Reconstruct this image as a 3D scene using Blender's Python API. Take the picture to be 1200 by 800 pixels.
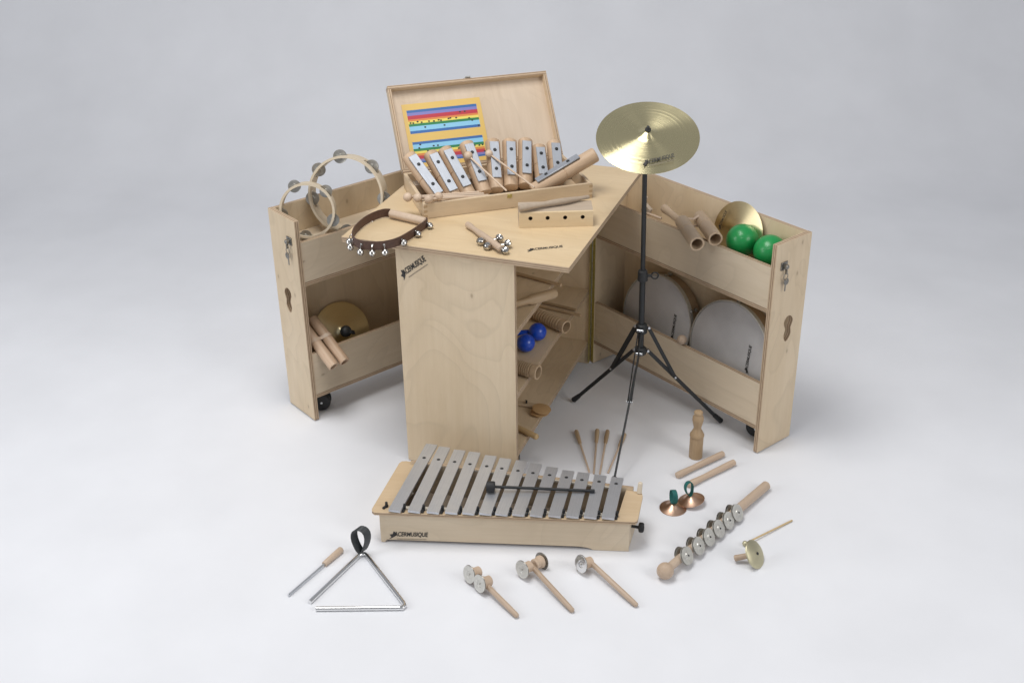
import bpy, bmesh, math, random
from mathutils import Vector as V, Matrix
random.seed(4)
PI = math.pi
S = bpy.context.scene
COL = S.collection
for o in list(bpy.data.objects): bpy.data.objects.remove(o)

# ---------------------------------------------------------------- camera
cam = bpy.data.cameras.new('camera'); co = bpy.data.objects.new('camera', cam); COL.objects.link(co)
yaw, pit, rol = math.radians(-20.1291), math.radians(28.2094), math.radians(-0.8538)
fw = V((math.sin(yaw)*math.cos(pit), math.cos(yaw)*math.cos(pit), -math.sin(pit)))
r0 = V((math.cos(yaw), -math.sin(yaw), 0)); u0 = r0.cross(fw)
rt = r0*math.cos(rol) + u0*math.sin(rol); up = -r0*math.sin(rol) + u0*math.cos(rol)
m = Matrix.Identity(4)
for i in range(3):
    m[i][0], m[i][1], m[i][2] = rt[i], up[i], -fw[i]
m.translation = V((.9706, -2.6724, 1.9803)); co.matrix_world = m
cam.sensor_width = 36; cam.lens = 36*1405.8/1200; cam.clip_end = 60; cam.clip_start = .05
S.camera = co

# ---------------------------------------------------------------- light: studio softboxes
w = bpy.data.worlds.new('World'); S.world = w; w.use_nodes = True
w.node_tree.nodes['Background'].inputs[0].default_value = (.93, .95, 1, 1)
w.node_tree.nodes['Background'].inputs[1].default_value = .36
def softbox(name, loc, target, sx, sy, power, col=(1, 1, 1)):
    l = bpy.data.lights.new(name, 'AREA'); l.shape = 'RECTANGLE'; l.size = sx; l.size_y = sy; l.energy = power; l.color = col
    o = bpy.data.objects.new(name, l); COL.objects.link(o); o.location = loc
    o.rotation_euler = (V(target)-V(loc)).to_track_quat('-Z', 'Y').to_euler()
    return o
softbox('overhead_softbox', (-.38, -.42, 3.25), (.05, -.1, 0), 1.6, 1.2, 59, (1, .985, .96))
softbox('right_softbox', (3.3, -1.2, 2.2), (.3, .1, .3), 1.4, 1.8, 40, (1, .98, .95))
softbox('left_softbox', (-2.9, -2.4, 2.0), (-.2, .1, .3), 1.4, 1.8, 43, (.98, .99, 1))
S.view_settings.view_transform = 'Standard'; S.view_settings.look = 'None'
S.view_settings.exposure = 0.0; S.view_settings.gamma = 1
S.render.engine = 'CYCLES'

# ---------------------------------------------------------------- materials
def nt(name):
    m = bpy.data.materials.new(name); m.use_nodes = True
    n = m.node_tree.nodes; l = m.node_tree.links
    return m, n, l, n['Principled BSDF']
def node(n, t, **kw):
    x = n.new(t)
    for k, v in kw.items(): setattr(x, k, v)
    return x
def ramp(n, stops, interp='LINEAR'):
    r = n.new('ShaderNodeValToRGB'); r.color_ramp.interpolation = interp
    e = r.color_ramp.elements
    while len(e) < len(stops): e.new(.5)
    for a, (p, c) in zip(e, stops): a.position = p; a.color = (*c, 1)
    return r
def mixc(n, l, fac, a, b, mode='MIX'):
    x = n.new('ShaderNodeMix'); x.data_type = 'RGBA'; x.blend_type = mode
    for s, v in ((0, fac), (6, a), (7, b)):
        if hasattr(v, 'is_output'): l.new(v, x.inputs[s])
        elif isinstance(v, tuple): x.inputs[s].default_value = (*v, 1)
        else: x.inputs[s].default_value = v
    return x.outputs[2]
def wood(name, c1, c2, axis=0, rough=.5, grain=1.0, figure=.0, knots=False, spread=.06):
    """light timber: streaks along one local axis, broad figure, fine pores"""
    m, n, l, b = nt(name)
    tc = node(n, 'ShaderNodeTexCoord'); oi = node(n, 'ShaderNodeObjectInfo')
    off = node(n, 'ShaderNodeVectorMath', operation='SCALE'); off.inputs[0].default_value = (7.3, 4.1, 9.7); l.new(oi.outputs['Random'], off.inputs['Scale'])
    ad = node(n, 'ShaderNodeVectorMath', operation='ADD'); l.new(tc.outputs['Object'], ad.inputs[0]); l.new(off.outputs[0], ad.inputs[1])
    def mp(sc):
        x = node(n, 'ShaderNodeMapping'); l.new(ad.outputs[0], x.inputs[0]); x.inputs['Scale'].default_value = sc; return x
    def ax(along, across):
        s = [across]*3; s[axis] = along; return tuple(s)
    n1 = node(n, 'ShaderNodeTexNoise'); n1.inputs['Scale'].default_value = 1; n1.inputs['Detail'].default_value = 4
    l.new(mp(ax(4*grain, 90*grain)).outputs[0], n1.inputs[0])
    n2 = node(n, 'ShaderNodeTexNoise'); n2.inputs['Scale'].default_value = 1; n2.inputs['Detail'].default_value = 3; n2.inputs['Distortion'].default_value = .6
    l.new(mp(ax(1.6, 7)).outputs[0], n2.inputs[0])
    n3 = node(n, 'ShaderNodeTexNoise'); n3.inputs['Scale'].default_value = 1; n3.inputs['Detail'].default_value = 2
    l.new(mp(ax(30*grain, 420*grain)).outputs[0], n3.inputs[0])
    a = node(n, 'ShaderNodeMath', operation='MULTIPLY_ADD'); l.new(n1.outputs[0], a.inputs[0]); a.inputs[1].default_value = .5
    l.new(n2.outputs[0], a.inputs[2])
    a2 = node(n, 'ShaderNodeMath', operation='MULTIPLY_ADD'); l.new(n3.outputs[0], a2.inputs[0]); a2.inputs[1].default_value = .3; l.new(a.outputs[0], a2.inputs[2])
    mr = node(n, 'ShaderNodeMapRange'); l.new(a2.outputs[0], mr.inputs[0]); mr.inputs[1].default_value = .62; mr.inputs[2].default_value = 1.18
    c = mixc(n, l, mr.outputs[0], c1, c2)
    if figure:
        wv = node(n, 'ShaderNodeTexNoise'); wv.inputs['Scale'].default_value = 1; wv.inputs['Detail'].default_value = 2.2; wv.inputs['Distortion'].default_value = 1.0
        l.new(mp(ax(1.9, 3.6)).outputs[0], wv.inputs[0])
        mu = node(n, 'ShaderNodeMath', operation='MULTIPLY'); l.new(wv.outputs[0], mu.inputs[0]); mu.inputs[1].default_value = 11
        fr = node(n, 'ShaderNodeMath', operation='FRACT'); l.new(mu.outputs[0], fr.inputs[0])
        rr = ramp(n, [(0, (.0,)*3), (.45, (.08,)*3), (.86, (.55,)*3), (.93, (1,)*3), (1, (0,)*3)]); l.new(fr.outputs[0], rr.inputs[0])
        fm = node(n, 'ShaderNodeMath', operation='MULTIPLY'); l.new(rr.outputs[0], fm.inputs[0]); fm.inputs[1].default_value = figure
        c = mixc(n, l, fm.outputs[0], c, tuple(v*.72 for v in c2))
    if knots:
        vo = node(n, 'ShaderNodeTexVoronoi', voronoi_dimensions='2D'); vo.inputs['Scale'].default_value = 1; l.new(mp(ax(5.5, 10)).outputs[0], vo.inputs[0])
        kr = ramp(n, [(0, (1,)*3), (.022, (.8,)*3), (.05, (.12,)*3), (.11, (.0,)*3)]); l.new(vo.outputs['Distance'], kr.inputs[0])
        sp = node(n, 'ShaderNodeSeparateColor'); l.new(vo.outputs['Color'], sp.inputs[0])
        gt = node(n, 'ShaderNodeMath', operation='GREATER_THAN'); l.new(sp.outputs[0], gt.inputs[0]); gt.inputs[1].default_value = .74
        km = node(n, 'ShaderNodeMath', operation='MULTIPLY'); l.new(kr.outputs[0], km.inputs[0]); l.new(gt.outputs[0], km.inputs[1])
        k2 = node(n, 'ShaderNodeMath', operation='MULTIPLY'); l.new(km.outputs[0], k2.inputs[0]); k2.inputs[1].default_value = .5
        c = mixc(n, l, k2.outputs[0], c, (.16, .09, .045))
    hv = node(n, 'ShaderNodeHueSaturation'); l.new(c, hv.inputs['Color'])
    vr = node(n, 'ShaderNodeMapRange'); l.new(oi.outputs['Random'], vr.inputs[0]); vr.inputs[3].default_value = 1-spread; vr.inputs[4].default_value = 1+spread
    l.new(vr.outputs[0], hv.inputs['Value']); l.new(hv.outputs[0], b.inputs['Base Color'])
    b.inputs['Roughness'].default_value = rough; b.inputs['Specular IOR Level'].default_value = .35
    bp = node(n, 'ShaderNodeBump'); bp.inputs['Strength'].default_value = .12; bp.inputs['Distance'].default_value = .0008
    l.new(n3.outputs[0], bp.inputs['Height']); l.new(bp.outputs[0], b.inputs['Normal'])
    return m
def ply_edge(name, pitch=.0030):
    m, n, l, b = nt(name)
    tc = node(n, 'ShaderNodeTexCoord'); sx = node(n, 'ShaderNodeSeparateXYZ'); l.new(tc.outputs['Object'], sx.inputs[0])
    mu = node(n, 'ShaderNodeMath', operation='MULTIPLY'); l.new(sx.outputs[2], mu.inputs[0]); mu.inputs[1].default_value = PI/pitch*1.0
    si = node(n, 'ShaderNodeMath', operation='SINE'); l.new(mu.outputs[0], si.inputs[0])
    nz = node(n, 'ShaderNodeTexNoise'); nz.inputs['Scale'].default_value = 60; l.new(tc.outputs['Object'], nz.inputs[0])
    ad = node(n, 'ShaderNodeMath', operation='MULTIPLY_ADD'); l.new(nz.outputs[0], ad.inputs[0]); ad.inputs[1].default_value = 1.2; l.new(si.outputs[0], ad.inputs[2])
    r = ramp(n, [(.15, (.25, .165, .105)), (.75, (.51, .385, .26))]); mr = node(n, 'ShaderNodeMapRange'); l.new(ad.outputs[0], mr.inputs[0]); mr.inputs[1].default_value = -.6; mr.inputs[2].default_value = 1.6
    l.new(mr.outputs[0], r.inputs[0]); l.new(r.outputs[0], b.inputs['Base Color']); b.inputs['Roughness'].default_value = .65
    return m
def plain(name, col, rough=.5, metal=0, spec=.5, noise=.0, nscale=60, bump=0, coat=0):
    m, n, l, b = nt(name)
    b.inputs['Base Color'].default_value = (*col, 1); b.inputs['Roughness'].default_value = rough
    b.inputs['Metallic'].default_value = metal; b.inputs['Specular IOR Level'].default_value = spec
    if coat: b.inputs['Coat Weight'].default_value = coat; b.inputs['Coat Roughness'].default_value = .15
    if noise or bump:
        tc = node(n, 'ShaderNodeTexCoord'); nz = node(n, 'ShaderNodeTexNoise'); nz.inputs['Scale'].default_value = nscale; nz.inputs['Detail'].default_value = 5
        l.new(tc.outputs['Object'], nz.inputs[0])
        if noise:
            mr = node(n, 'ShaderNodeMapRange'); l.new(nz.outputs[0], mr.inputs[0]); mr.inputs[1].default_value = .3; mr.inputs[2].default_value = .7
            l.new(mixc(n, l, mr.outputs[0], tuple(c*(1-noise) for c in col), tuple(min(1, c*(1+noise)) for c in col)), b.inputs['Base Color'])
            rr = node(n, 'ShaderNodeMapRange'); l.new(nz.outputs[0], rr.inputs[0]); rr.inputs[3].default_value = max(.03, rough-.08); rr.inputs[4].default_value = min(1, rough+.08); l.new(rr.outputs[0], b.inputs['Roughness'])
        if bump:
            bp = node(n, 'ShaderNodeBump'); bp.inputs['Strength'].default_value = bump; bp.inputs['Distance'].default_value = .0006; l.new(nz.outputs[0], bp.inputs['Height']); l.new(bp.outputs[0], b.inputs['Normal'])
    return m
def brass(name, col, rough=.3, aniso=.85):
    m, n, l, b = nt(name)
    tc = node(n, 'ShaderNodeTexCoord'); sx = node(n, 'ShaderNodeSeparateXYZ'); l.new(tc.outputs['Object'], sx.inputs[0])
    cx = node(n, 'ShaderNodeCombineXYZ'); l.new(sx.outputs[0], cx.inputs[0]); l.new(sx.outputs[1], cx.inputs[1])
    le = node(n, 'ShaderNodeVectorMath', operation='LENGTH'); l.new(cx.outputs[0], le.inputs[0])
    nz = node(n, 'ShaderNodeTexNoise', noise_dimensions='1D'); nz.inputs['Scale'].default_value = 700; nz.inputs['Detail'].default_value = 3; l.new(le.outputs['Value'], nz.inputs['W'])
    l.new(mixc(n, l, nz.outputs[0], tuple(c*.86 for c in col), tuple(min(1, c*1.1) for c in col)), b.inputs['Base Color'])
    nb = node(n, 'ShaderNodeTexNoise', noise_dimensions='1D'); nb.inputs['Scale'].default_value = 150; nb.inputs['Detail'].default_value = 2; l.new(le.outputs['Value'], nb.inputs['W'])
    ns = node(n, 'ShaderNodeTexNoise'); ns.inputs['Scale'].default_value = 16; ns.inputs['Detail'].default_value = 4; l.new(tc.outputs['Object'], ns.inputs[0])
    sm = node(n, 'ShaderNodeMath', operation='MULTIPLY_ADD'); l.new(nb.outputs[0], sm.inputs[0]); sm.inputs[1].default_value = 1.0; l.new(ns.outputs[0], sm.inputs[2])
    rg = node(n, 'ShaderNodeMapRange'); l.new(sm.outputs[0], rg.inputs[0]); rg.inputs[1].default_value = .6; rg.inputs[2].default_value = 1.4; rg.inputs[3].default_value = rough-.05; rg.inputs[4].default_value = rough+.07; l.new(rg.outputs[0], b.inputs['Roughness'])
    b.inputs['Metallic'].default_value = 1; b.inputs['Anisotropic'].default_value = aniso; b.inputs['Anisotropic Rotation'].default_value = .25
    tg = node(n, 'ShaderNodeTangent', direction_type='RADIAL', axis='Z'); l.new(tg.outputs[0], b.inputs['Tangent'])
    bp = node(n, 'ShaderNodeBump'); bp.inputs['Strength'].default_value = .08; bp.inputs['Distance'].default_value = .0004; l.new(nz.outputs[0], bp.inputs['Height']); l.new(bp.outputs[0], b.inputs['Normal'])
    return m
BIRCH_A, BIRCH_B = (.71, .58, .415), (.62, .485, .32)
PLYX = wood('birch_ply_grain_x', (.70, .595, .455), (.61, .50, .36), 0, .45, 1, .2, True)
PLYY = wood('birch_ply_grain_y', BIRCH_A, BIRCH_B, 1, .45, 1, .24, True)
TOPW = wood('warm_birch_top', (.62, .485, .31), (.54, .40, .235), 0, .42, 1, .12, False)
PALE = wood('pale_case_wood', (.64, .51, .355), (.53, .405, .27), 0, .48, 1, .08)
PALEY = wood('pale_lid_panel', (.66, .54, .42), (.57, .45, .33), 1, .48, .8, .16)
BEECHX = wood('beech_along_x', (.60, .475, .365), (.48, .355, .255), 0, .45, 1.6, spread=.12)
BEECH = wood('beech_along_z', (.60, .475, .365), (.47, .345, .245), 2, .45, 1.6, spread=.13)
TAN = wood('tan_hardwood', (.49, .36, .225), (.36, .245, .14), 2, .42, 1.6, spread=.12)
ASH = wood('greyed_wood', (.46, .375, .29), (.36, .285, .215), 0, .55, 1.6)
EDGE = ply_edge('ply_edge_layers')
STEEL = plain('brushed_steel', (.62, .64, .67), .32, 1, noise=.05, nscale=40)
BELLM = plain('bell_nickel', (.55, .53, .50), .14, 1)
DSTEEL = plain('dark_steel', (.26, .25, .23), .35, 1, noise=.2, nscale=200)
CHROME = plain('chrome', (.80, .80, .80), .10, 1)
def bar_metal(name, col, rough):
    """satin bar: long fine brushing, a few cloudy smudges"""
    m, n, l, b = nt(name)
    tc = node(n, 'ShaderNodeTexCoord'); oi = node(n, 'ShaderNodeObjectInfo')
    ad = node(n, 'ShaderNodeVectorMath', operation='ADD'); l.new(tc.outputs['Object'], ad.inputs[0]); l.new(oi.outputs['Random'], ad.inputs[1])
    mp = node(n, 'ShaderNodeMapping'); mp.inputs['Scale'].default_value = (700, 9, 700); l.new(ad.outputs[0], mp.inputs[0])
    n1 = node(n, 'ShaderNodeTexNoise'); n1.inputs['Scale'].default_value = 1; n1.inputs['Detail'].default_value = 3; l.new(mp.outputs[0], n1.inputs[0])
    n2 = node(n, 'ShaderNodeTexNoise'); n2.inputs['Scale'].default_value = 28; n2.inputs['Detail'].default_value = 3; l.new(ad.outputs[0], n2.inputs[0])
    a = node(n, 'ShaderNodeMath', operation='MULTIPLY_ADD'); l.new(n2.outputs[0], a.inputs[0]); a.inputs[1].default_value = .7; l.new(n1.outputs[0], a.inputs[2])
    mr = node(n, 'ShaderNodeMapRange'); l.new(a.outputs[0], mr.inputs[0]); mr.inputs[1].default_value = .55; mr.inputs[2].default_value = 1.15
    l.new(mixc(n, l, mr.outputs[0], tuple(c*.88 for c in col), tuple(min(1, c*1.08) for c in col)), b.inputs['Base Color'])
    r2 = node(n, 'ShaderNodeMapRange'); l.new(a.outputs[0], r2.inputs[0]); r2.inputs[1].default_value = .5; r2.inputs[2].default_value = 1.2; r2.inputs[3].default_value = rough+.08; r2.inputs[4].default_value = rough-.07; l.new(r2.outputs[0], b.inputs['Roughness'])
    b.inputs['Metallic'].default_value = .8
    return m
ALU = bar_metal('satin_aluminium_bar', (.60, .62, .66), .42)
CHIMEM = bar_metal('matt_chime_metal', (.45, .475, .52), .55)
TIN = plain('dull_jingle_tin', (.42, .41, .38), .36, .9, noise=.15, nscale=90, bump=.4)
LTIN = plain('light_jingle_tin', (.62, .61, .57), .42, .6, noise=.08, nscale=120, bump=.5)
BLACK = plain('black_powder_coat', (.014, .016, .018), .5, noise=.1)
RUBBER = plain('black_rubber', (.017, .018, .02), .6, noise=.15)
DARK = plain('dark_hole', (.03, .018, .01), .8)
INK = plain('black_print', (.03, .028, .026), .6)
GREYINK = plain('grey_print', (.22, .18, .14), .6)
LEATHER = plain('brown_leather', (.085, .042, .028), .55, noise=.2, nscale=150, bump=.5)
BLEATHER = plain('black_leather', (.03, .035, .038), .45, noise=.2, nscale=150, bump=.4)
GREEN = plain('green_plastic', (.010, .27, .065), .34, coat=.12, noise=.06, nscale=8)
BLUE = plain('blue_plastic', (.006, .065, .50), .30, coat=.3, noise=.06, nscale=8)
TEAL = plain('teal_elastic', (.01, .12, .11), .7, noise=.2, nscale=300)
SKIN = plain('grey_drum_skin', (.55, .54, .54), .5, noise=.09, nscale=12, bump=.15)
BRASS = brass('lathed_brass', (.74, .66, .40), .24, .93)
BRASSD = brass('hand_cymbal_brass', (.80, .70, .44), .32, .75)
GONGB = brass('dull_brass_disc', (.60, .56, .39), .5, .3)
HINGE = plain('brass_hinge', (.52, .44, .17), .45, .7, noise=.15, nscale=200)
COPPER = brass('copper_bell_metal', (.68, .46, .34), .36, .5)
FELT = plain('pale_felt', (.55, .50, .42), .95, noise=.1, nscale=300)
PAPER = plain('backdrop_paper', (.765, .775, .808), .85, spec=.2, noise=.03, nscale=3.2)

# ---------------------------------------------------------------- mesh helpers
def frame(o, x, y=None, z=None):
    """orthonormal matrix at o; x is kept, the other given axis is squared up to it"""
    x = V(x).normalized()
    if z is not None:
        z = V(z); z = (z - x*z.dot(x)).normalized(); y = z.cross(x)
    else:
        y = V(y); y = (y - x*y.dot(x)).normalized(); z = x.cross(y)
    m = Matrix((x, y, z)).transposed().to_4x4(); m.translation = V(o); return m
def axis_frame(o, z, hint=(0, 0, 1)):
    z = V(z).normalized(); h = V(hint)
    if abs(z.dot(h)) > .97: h = V((0, 1, 0)) if abs(z.y) < .9 else V((1, 0, 0))
    x = h.cross(z).normalized(); y = z.cross(x)
    m = Matrix((x, y, z)).transposed().to_4x4(); m.translation = V(o); return m
I4 = Matrix.Identity(4)
T = Matrix.Translation
class B:
    def __init__(s): s.b = bmesh.new()
    def _fin(s, vs, fs, mi, M):
        if M is not None: bmesh.ops.transform(s.b, matrix=M, verts=vs)
        for f in fs: f.material_index = mi
        return s
    def box(s, lo, hi, mi=0, M=None, bev=.0012):
        t = bmesh.new(); bmesh.ops.create_cube(t, size=1)
        for v in t.verts:
            v.co = V([lo[i] + (v.co[i]+.5)*(hi[i]-lo[i]) for i in range(3)])
        if bev: bmesh.ops.bevel(t, geom=list(t.edges), offset=min(bev, .3*min(hi[i]-lo[i] for i in range(3))), segments=1, affect='EDGES')
        return s._join(t, mi, M)
    def _join(s, t, mi, M=None):
        if M is not None: t.transform(M)
        mp = {v: s.b.verts.new(v.co) for v in t.verts}
        for f in t.faces:
            try:
                g = s.b.faces.new([mp[v] for v in f.verts]); g.material_index = mi if mi is not None else f.material_index
            except ValueError: pass
        t.free(); return s
    def lathe(s, prof, seg=24, mi=0, M=None, cap=True, mis=None):
        """prof: (radius, z) from bottom to top"""
        rings = []; vs = []; fs = []
        for r, z in prof:
            if r < 1e-6: ring = [s.b.verts.new((0, 0, z))]
            else: ring = [s.b.verts.new((r*math.cos(2*PI*k/seg), r*math.sin(2*PI*k/seg), z)) for k in range(seg)]
            rings.append(ring); vs += ring
        for j, (a, c) in enumerate(zip(rings, rings[1:])):
            for k in range(seg):
                k2 = (k+1) % seg
                if len(a) == 1 and len(c) == 1: continue
                if len(a) == 1: f = (a[0], c[k2], c[k])
                elif len(c) == 1: f = (a[k], a[k2], c[0])
                else: f = (a[k], a[k2], c[k2], c[k])
                try: g = s.b.faces.new(f); g.material_index = mis[j] if mis else mi; fs.append(g)
                except ValueError: pass
        if cap:
            for ring, rev in ((rings[0], True), (rings[-1], False)):
                if len(ring) > 1:
                    try: g = s.b.faces.new(ring[::-1] if rev else ring); g.material_index = mi
                    except ValueError: pass
        if M is not None: bmesh.ops.transform(s.b, matrix=M, verts=vs)
        return s
    def rod(s, p0, p1, r0, r1=None, seg=14, mi=0, rnd=.25):
        p0, p1 = V(p0), V(p1); r1 = r0 if r1 is None else r1; L = (p1-p0).length
        a, b = rnd*r0, rnd*r1
        return s.lathe([(r0-a, 0), (r0, a), (r1, L-b), (r1-b, L)], seg, mi, axis_frame(p0, p1-p0))
    def ball(s, c, r, mi=0, seg=20, rings=12, sq=1):
        return s.lathe([(r*math.sin(PI*k/rings), -r*sq*math.cos(PI*k/rings)) for k in range(rings+1)], seg, mi, T(V(c)), cap=False)
    def sweep(s, pts, r, seg=10, mi=0, closed=False):
        pts = [V(p) for p in pts]; n = len(pts); rings = []
        prev = None
        for i, p in enumerate(pts):
            d = (pts[(i+1) % n] - pts[i-1]) if closed else (pts[min(i+1, n-1)] - pts[max(i-1, 0)])
            d.normalize()
            if prev is None: x = V((0, 0, 1)).cross(d); x = x if x.length > .05 else V((1, 0, 0)).cross(d)
            else: x = prev - d*prev.dot(d)
            x.normalize(); prev = x; y = d.cross(x)
            rings.append([s.b.verts.new(p + x*r*math.cos(2*PI*k/seg) + y*r*math.sin(2*PI*k/seg)) for k in range(seg)])
        for i in range(n if closed else n-1):
            a, c = rings[i], rings[(i+1) % n]
            for k in range(seg):
                s.b.faces.new((a[k], a[(k+1) % seg], c[(k+1) % seg], c[k])).material_index = mi
        if not closed:
            s.b.faces.new(rings[0][::-1]).material_index = mi; s.b.faces.new(rings[-1]).material_index = mi
        return s
    def ribbon(s, pts, wid, th, mi=0, closed=False):
        """strap: pts along it, wid = width vector (or one per point), th = thickness"""
        pts = [V(p) for p in pts]; n = len(pts); R = []
        for i, p in enumerate(pts):
            d = (pts[(i+1) % n] - pts[i-1]) if closed else (pts[min(i+1, n-1)] - pts[max(i-1, 0)])
            wv = V(wid[i] if isinstance(wid, list) else wid); nn = d.cross(wv).normalized()*th/2; h = wv/2
            R.append([s.b.verts.new(p+a) for a in (-h-nn, h-nn, h+nn, -h+nn)])
        for i in range(n if closed else n-1):
            a, c = R[i], R[(i+1) % n]
            for k in range(4): s.b.faces.new((a[k], a[(k+1) % 4], c[(k+1) % 4], c[k])).material_index = mi
        if not closed:
            s.b.faces.new(R[0][::-1]).material_index = mi; s.b.faces.new(R[-1]).material_index = mi
        return s
    def plate(s, outline, th, holes=(), mi=0, edge=None, M=None, z0=0):
        """flat board in local XY with thickness along +Z, real openings"""
        t = bmesh.new(); es = []
        for loop in [outline, *holes]:
            vs = [t.verts.new((x, y, z0)) for x, y in loop]
            es += [t.edges.new((vs[i], vs[(i+1) % len(vs)])) for i in range(len(vs))]
        bmesh.ops.triangle_fill(t, use_beauty=True, use_dissolve=False, edges=es, normal=(0, 0, 1))
        bmesh.ops.dissolve_limit(t, angle_limit=.01, verts=[], edges=[e for e in t.edges if len(e.link_faces) == 2]) if not holes else None
        fs = list(t.faces)
        ex = bmesh.ops.extrude_face_region(t, geom=fs)
        bmesh.ops.translate(t, vec=(0, 0, th), verts=[g for g in ex['geom'] if isinstance(g, bmesh.types.BMVert)])
        bmesh.ops.recalc_face_normals(t, faces=list(t.faces))
        for f in t.faces: f.material_index = mi if abs(f.normal.z) > .5 or edge is None else edge
        return s._join(t, None, M)
def rrect(x0, y0, x1, y1, r, seg=5):
    out = []
    for cx, cy, a in ((x1-r, y1-r, 0), (x0+r, y1-r, 90), (x0+r, y0+r, 180), (x1-r, y0+r, 270)):
        for k in range(seg+1):
            t = math.radians(a+90*k/seg); out.append((cx+r*math.cos(t), cy+r*math.sin(t)))
    return out
def circ(cx, cy, r, n=16): return [(cx+r*math.cos(2*PI*k/n), cy+r*math.sin(2*PI*k/n)) for k in range(n)]

def obj(name, b, mats, parent=None, M=None, sharp=38):
    me = bpy.data.meshes.new(name); b.b.normal_update(); b.b.to_mesh(me); b.b.free()
    for mt in (mats if isinstance(mats, (list, tuple)) else [mats]): me.materials.append(mt)
    for p in me.polygons: p.use_smooth = True
    me.set_sharp_from_angle(angle=math.radians(sharp))
    o = bpy.data.objects.new(name, me); COL.objects.link(o)
    if parent is not None: o.parent = parent
    if M is not None: o.matrix_local = M
    return o
def tag(o, label, cat, group=None):
    o['label'] = label; o['category'] = cat
    if group: o['group'] = group
    return o
def thing(name, label, cat, M=None, group=None):
    o = bpy.data.objects.new(name, None); o.empty_display_size = .03; COL.objects.link(o)
    o.matrix_world = M if M is not None else I4
    return tag(o, label, cat, group)
def dup(root, M, label, group=None):
    r = root.copy(); COL.objects.link(r); r.matrix_world = M; r['label'] = label
    if group: r['group'] = group
    for ch in list(root.children):
        c = ch.copy(); COL.objects.link(c); c.parent = r
        for g in list(ch.children):
            d = g.copy(); COL.objects.link(d); d.parent = c
    return r
LOGO = 'ACERMUSIQUE'
def logo(parent, M, width, height, mat=INK, sub=True, name='printed_logo'):
    """flat print: a feather-like swash, heavy slanted letters, a thin line of small print below"""
    cu = bpy.data.curves.new('lettering', 'FONT'); cu.body = LOGO; cu.size = 1; cu.shear = .25; cu.offset = .024; cu.space_character = .98; cu.extrude = 0
    t = bpy.data.objects.new('lettering', cu); COL.objects.link(t)
    dg = bpy.context.evaluated_depsgraph_get(); me = bpy.data.meshes.new_from_object(t.evaluated_get(dg))
    bpy.data.objects.remove(t); bpy.data.curves.remove(cu)
    b = B(); b.b.from_mesh(me); bpy.data.meshes.remove(me)
    xs = [v.co.x for v in b.b.verts]; ys = [v.co.y for v in b.b.verts]
    x0, x1, y0, y1 = min(xs), max(xs), min(ys), max(ys)
    for v in b.b.verts:
        f = (v.co.x-x0)/(x1-x0)
        v.co.x = width*(.13+.87*f); v.co.y = height*((v.co.y-y0)/(y1-y0)*(1.0-.12*math.sin(f*PI))+.12*math.sin(f*PI)*.5)
    sw = [(0, -.35), (.06, .05), (.02, .45), (.10, .55), (.13, 1.05), (.17, .9), (.2, .4), (.14, .1), (.08, -.1)]
    vs = [b.b.verts.new((x*width, y*height, 0)) for x, y in sw]; b.b.faces.new(vs)
    if sub:
        for k in range(22):
            xa = width*(.2+.75*k/22)
            vs = [b.b.verts.new((x, y*height, 0)) for x, y in ((xa, -.36), (xa+width*.023, -.36), (xa+width*.023, -.24), (xa, -.24))]
            b.b.faces.new(vs).material_index = 1
    bmesh.ops.recalc_face_normals(b.b, faces=list(b.b.faces))
    return obj(name, b, [mat, GREYINK], parent, M @ T((0, 0, .0006)))

# ================================================================ setting: paper sweep
pts = [(-5.2, 0)]
R = 1.3; yb = 3.4
prof = [(-5.0, 0.0), (yb-R, 0.0)] + [(yb-R+R*math.sin(a), R-R*math.cos(a)) for a in [PI/2*k/20 for k in range(1, 21)]] + [(yb, 4.6)]
b = B()
cy, sy = math.cos(-yaw), math.sin(-yaw)
rows = []
for (y, z) in prof:
    rows.append([b.b.verts.new((x*cy - y*sy, x*sy + y*cy, z)) for x in (-7, -3, 0, 3, 7)])
for a, c in zip(rows, rows[1:]):
    for i in range(4): b.b.faces.new((a[i], a[i+1], c[i+1], c[i]))
o = obj('backdrop', b, PAPER, None, None, 80); o['kind'] = 'structure'; o['label'] = 'seamless pale grey paper sweep, floor and background in one'

# ================================================================ cabinet with two hinged shelf wings
W, D = .3393, .7361
cab = thing('instrument_cabinet', 'birch plywood instrument trolley standing open with both shelf wings swung out', 'cabinet')
# tabletop (local z = thickness)
tt = B().plate([(-.492, -.012), (.153, -.012), (.153, .737), (-.492, .737)], .015, mi=0, edge=1)
top = obj('tabletop', tt, [TOPW, EDGE], cab, T((0, 0, .685)))
logo(top, frame((.018, .050, .0152), (.083, .052, 0), y=(-.5, .86, 0)), .100, .0165, sub=False)
def up_panel(name, x0, x1, y, th, z0, z1, parent, mats=None, holes=()):
    """upright board facing -y; local x right, local y up, thickness goes back"""
    M = frame((0, y+th, 0), (1, 0, 0), y=(0, 0, 1))          # local z = -y world
    return obj(name, B().plate([(x0, z0), (x1, z0), (x1, z1), (x0, z1)], th, holes, 0, 1), mats or [PLYY, EDGE], parent, M)
fp = up_panel('front_panel', -W, 0, 0, .015, .004, .6848, cab)
logo(fp, frame((-.323, .594, .0152), (.080, .064, 0), y=(-.6, .8, 0)), .100, .021)
up_panel('back_panel', -W+.002, .0, D-.016, .015, .004, .6848, cab)
M = frame((-.185, 0, 0), (0, 1, 0), y=(0, 0, 1))
obj('divider', B().plate([(.0155, .09), (D-.0165, .09), (D-.0165, .684), (.0155, .684)], .012, mi=0, edge=1), [PLYY, EDGE], cab, M)
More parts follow.
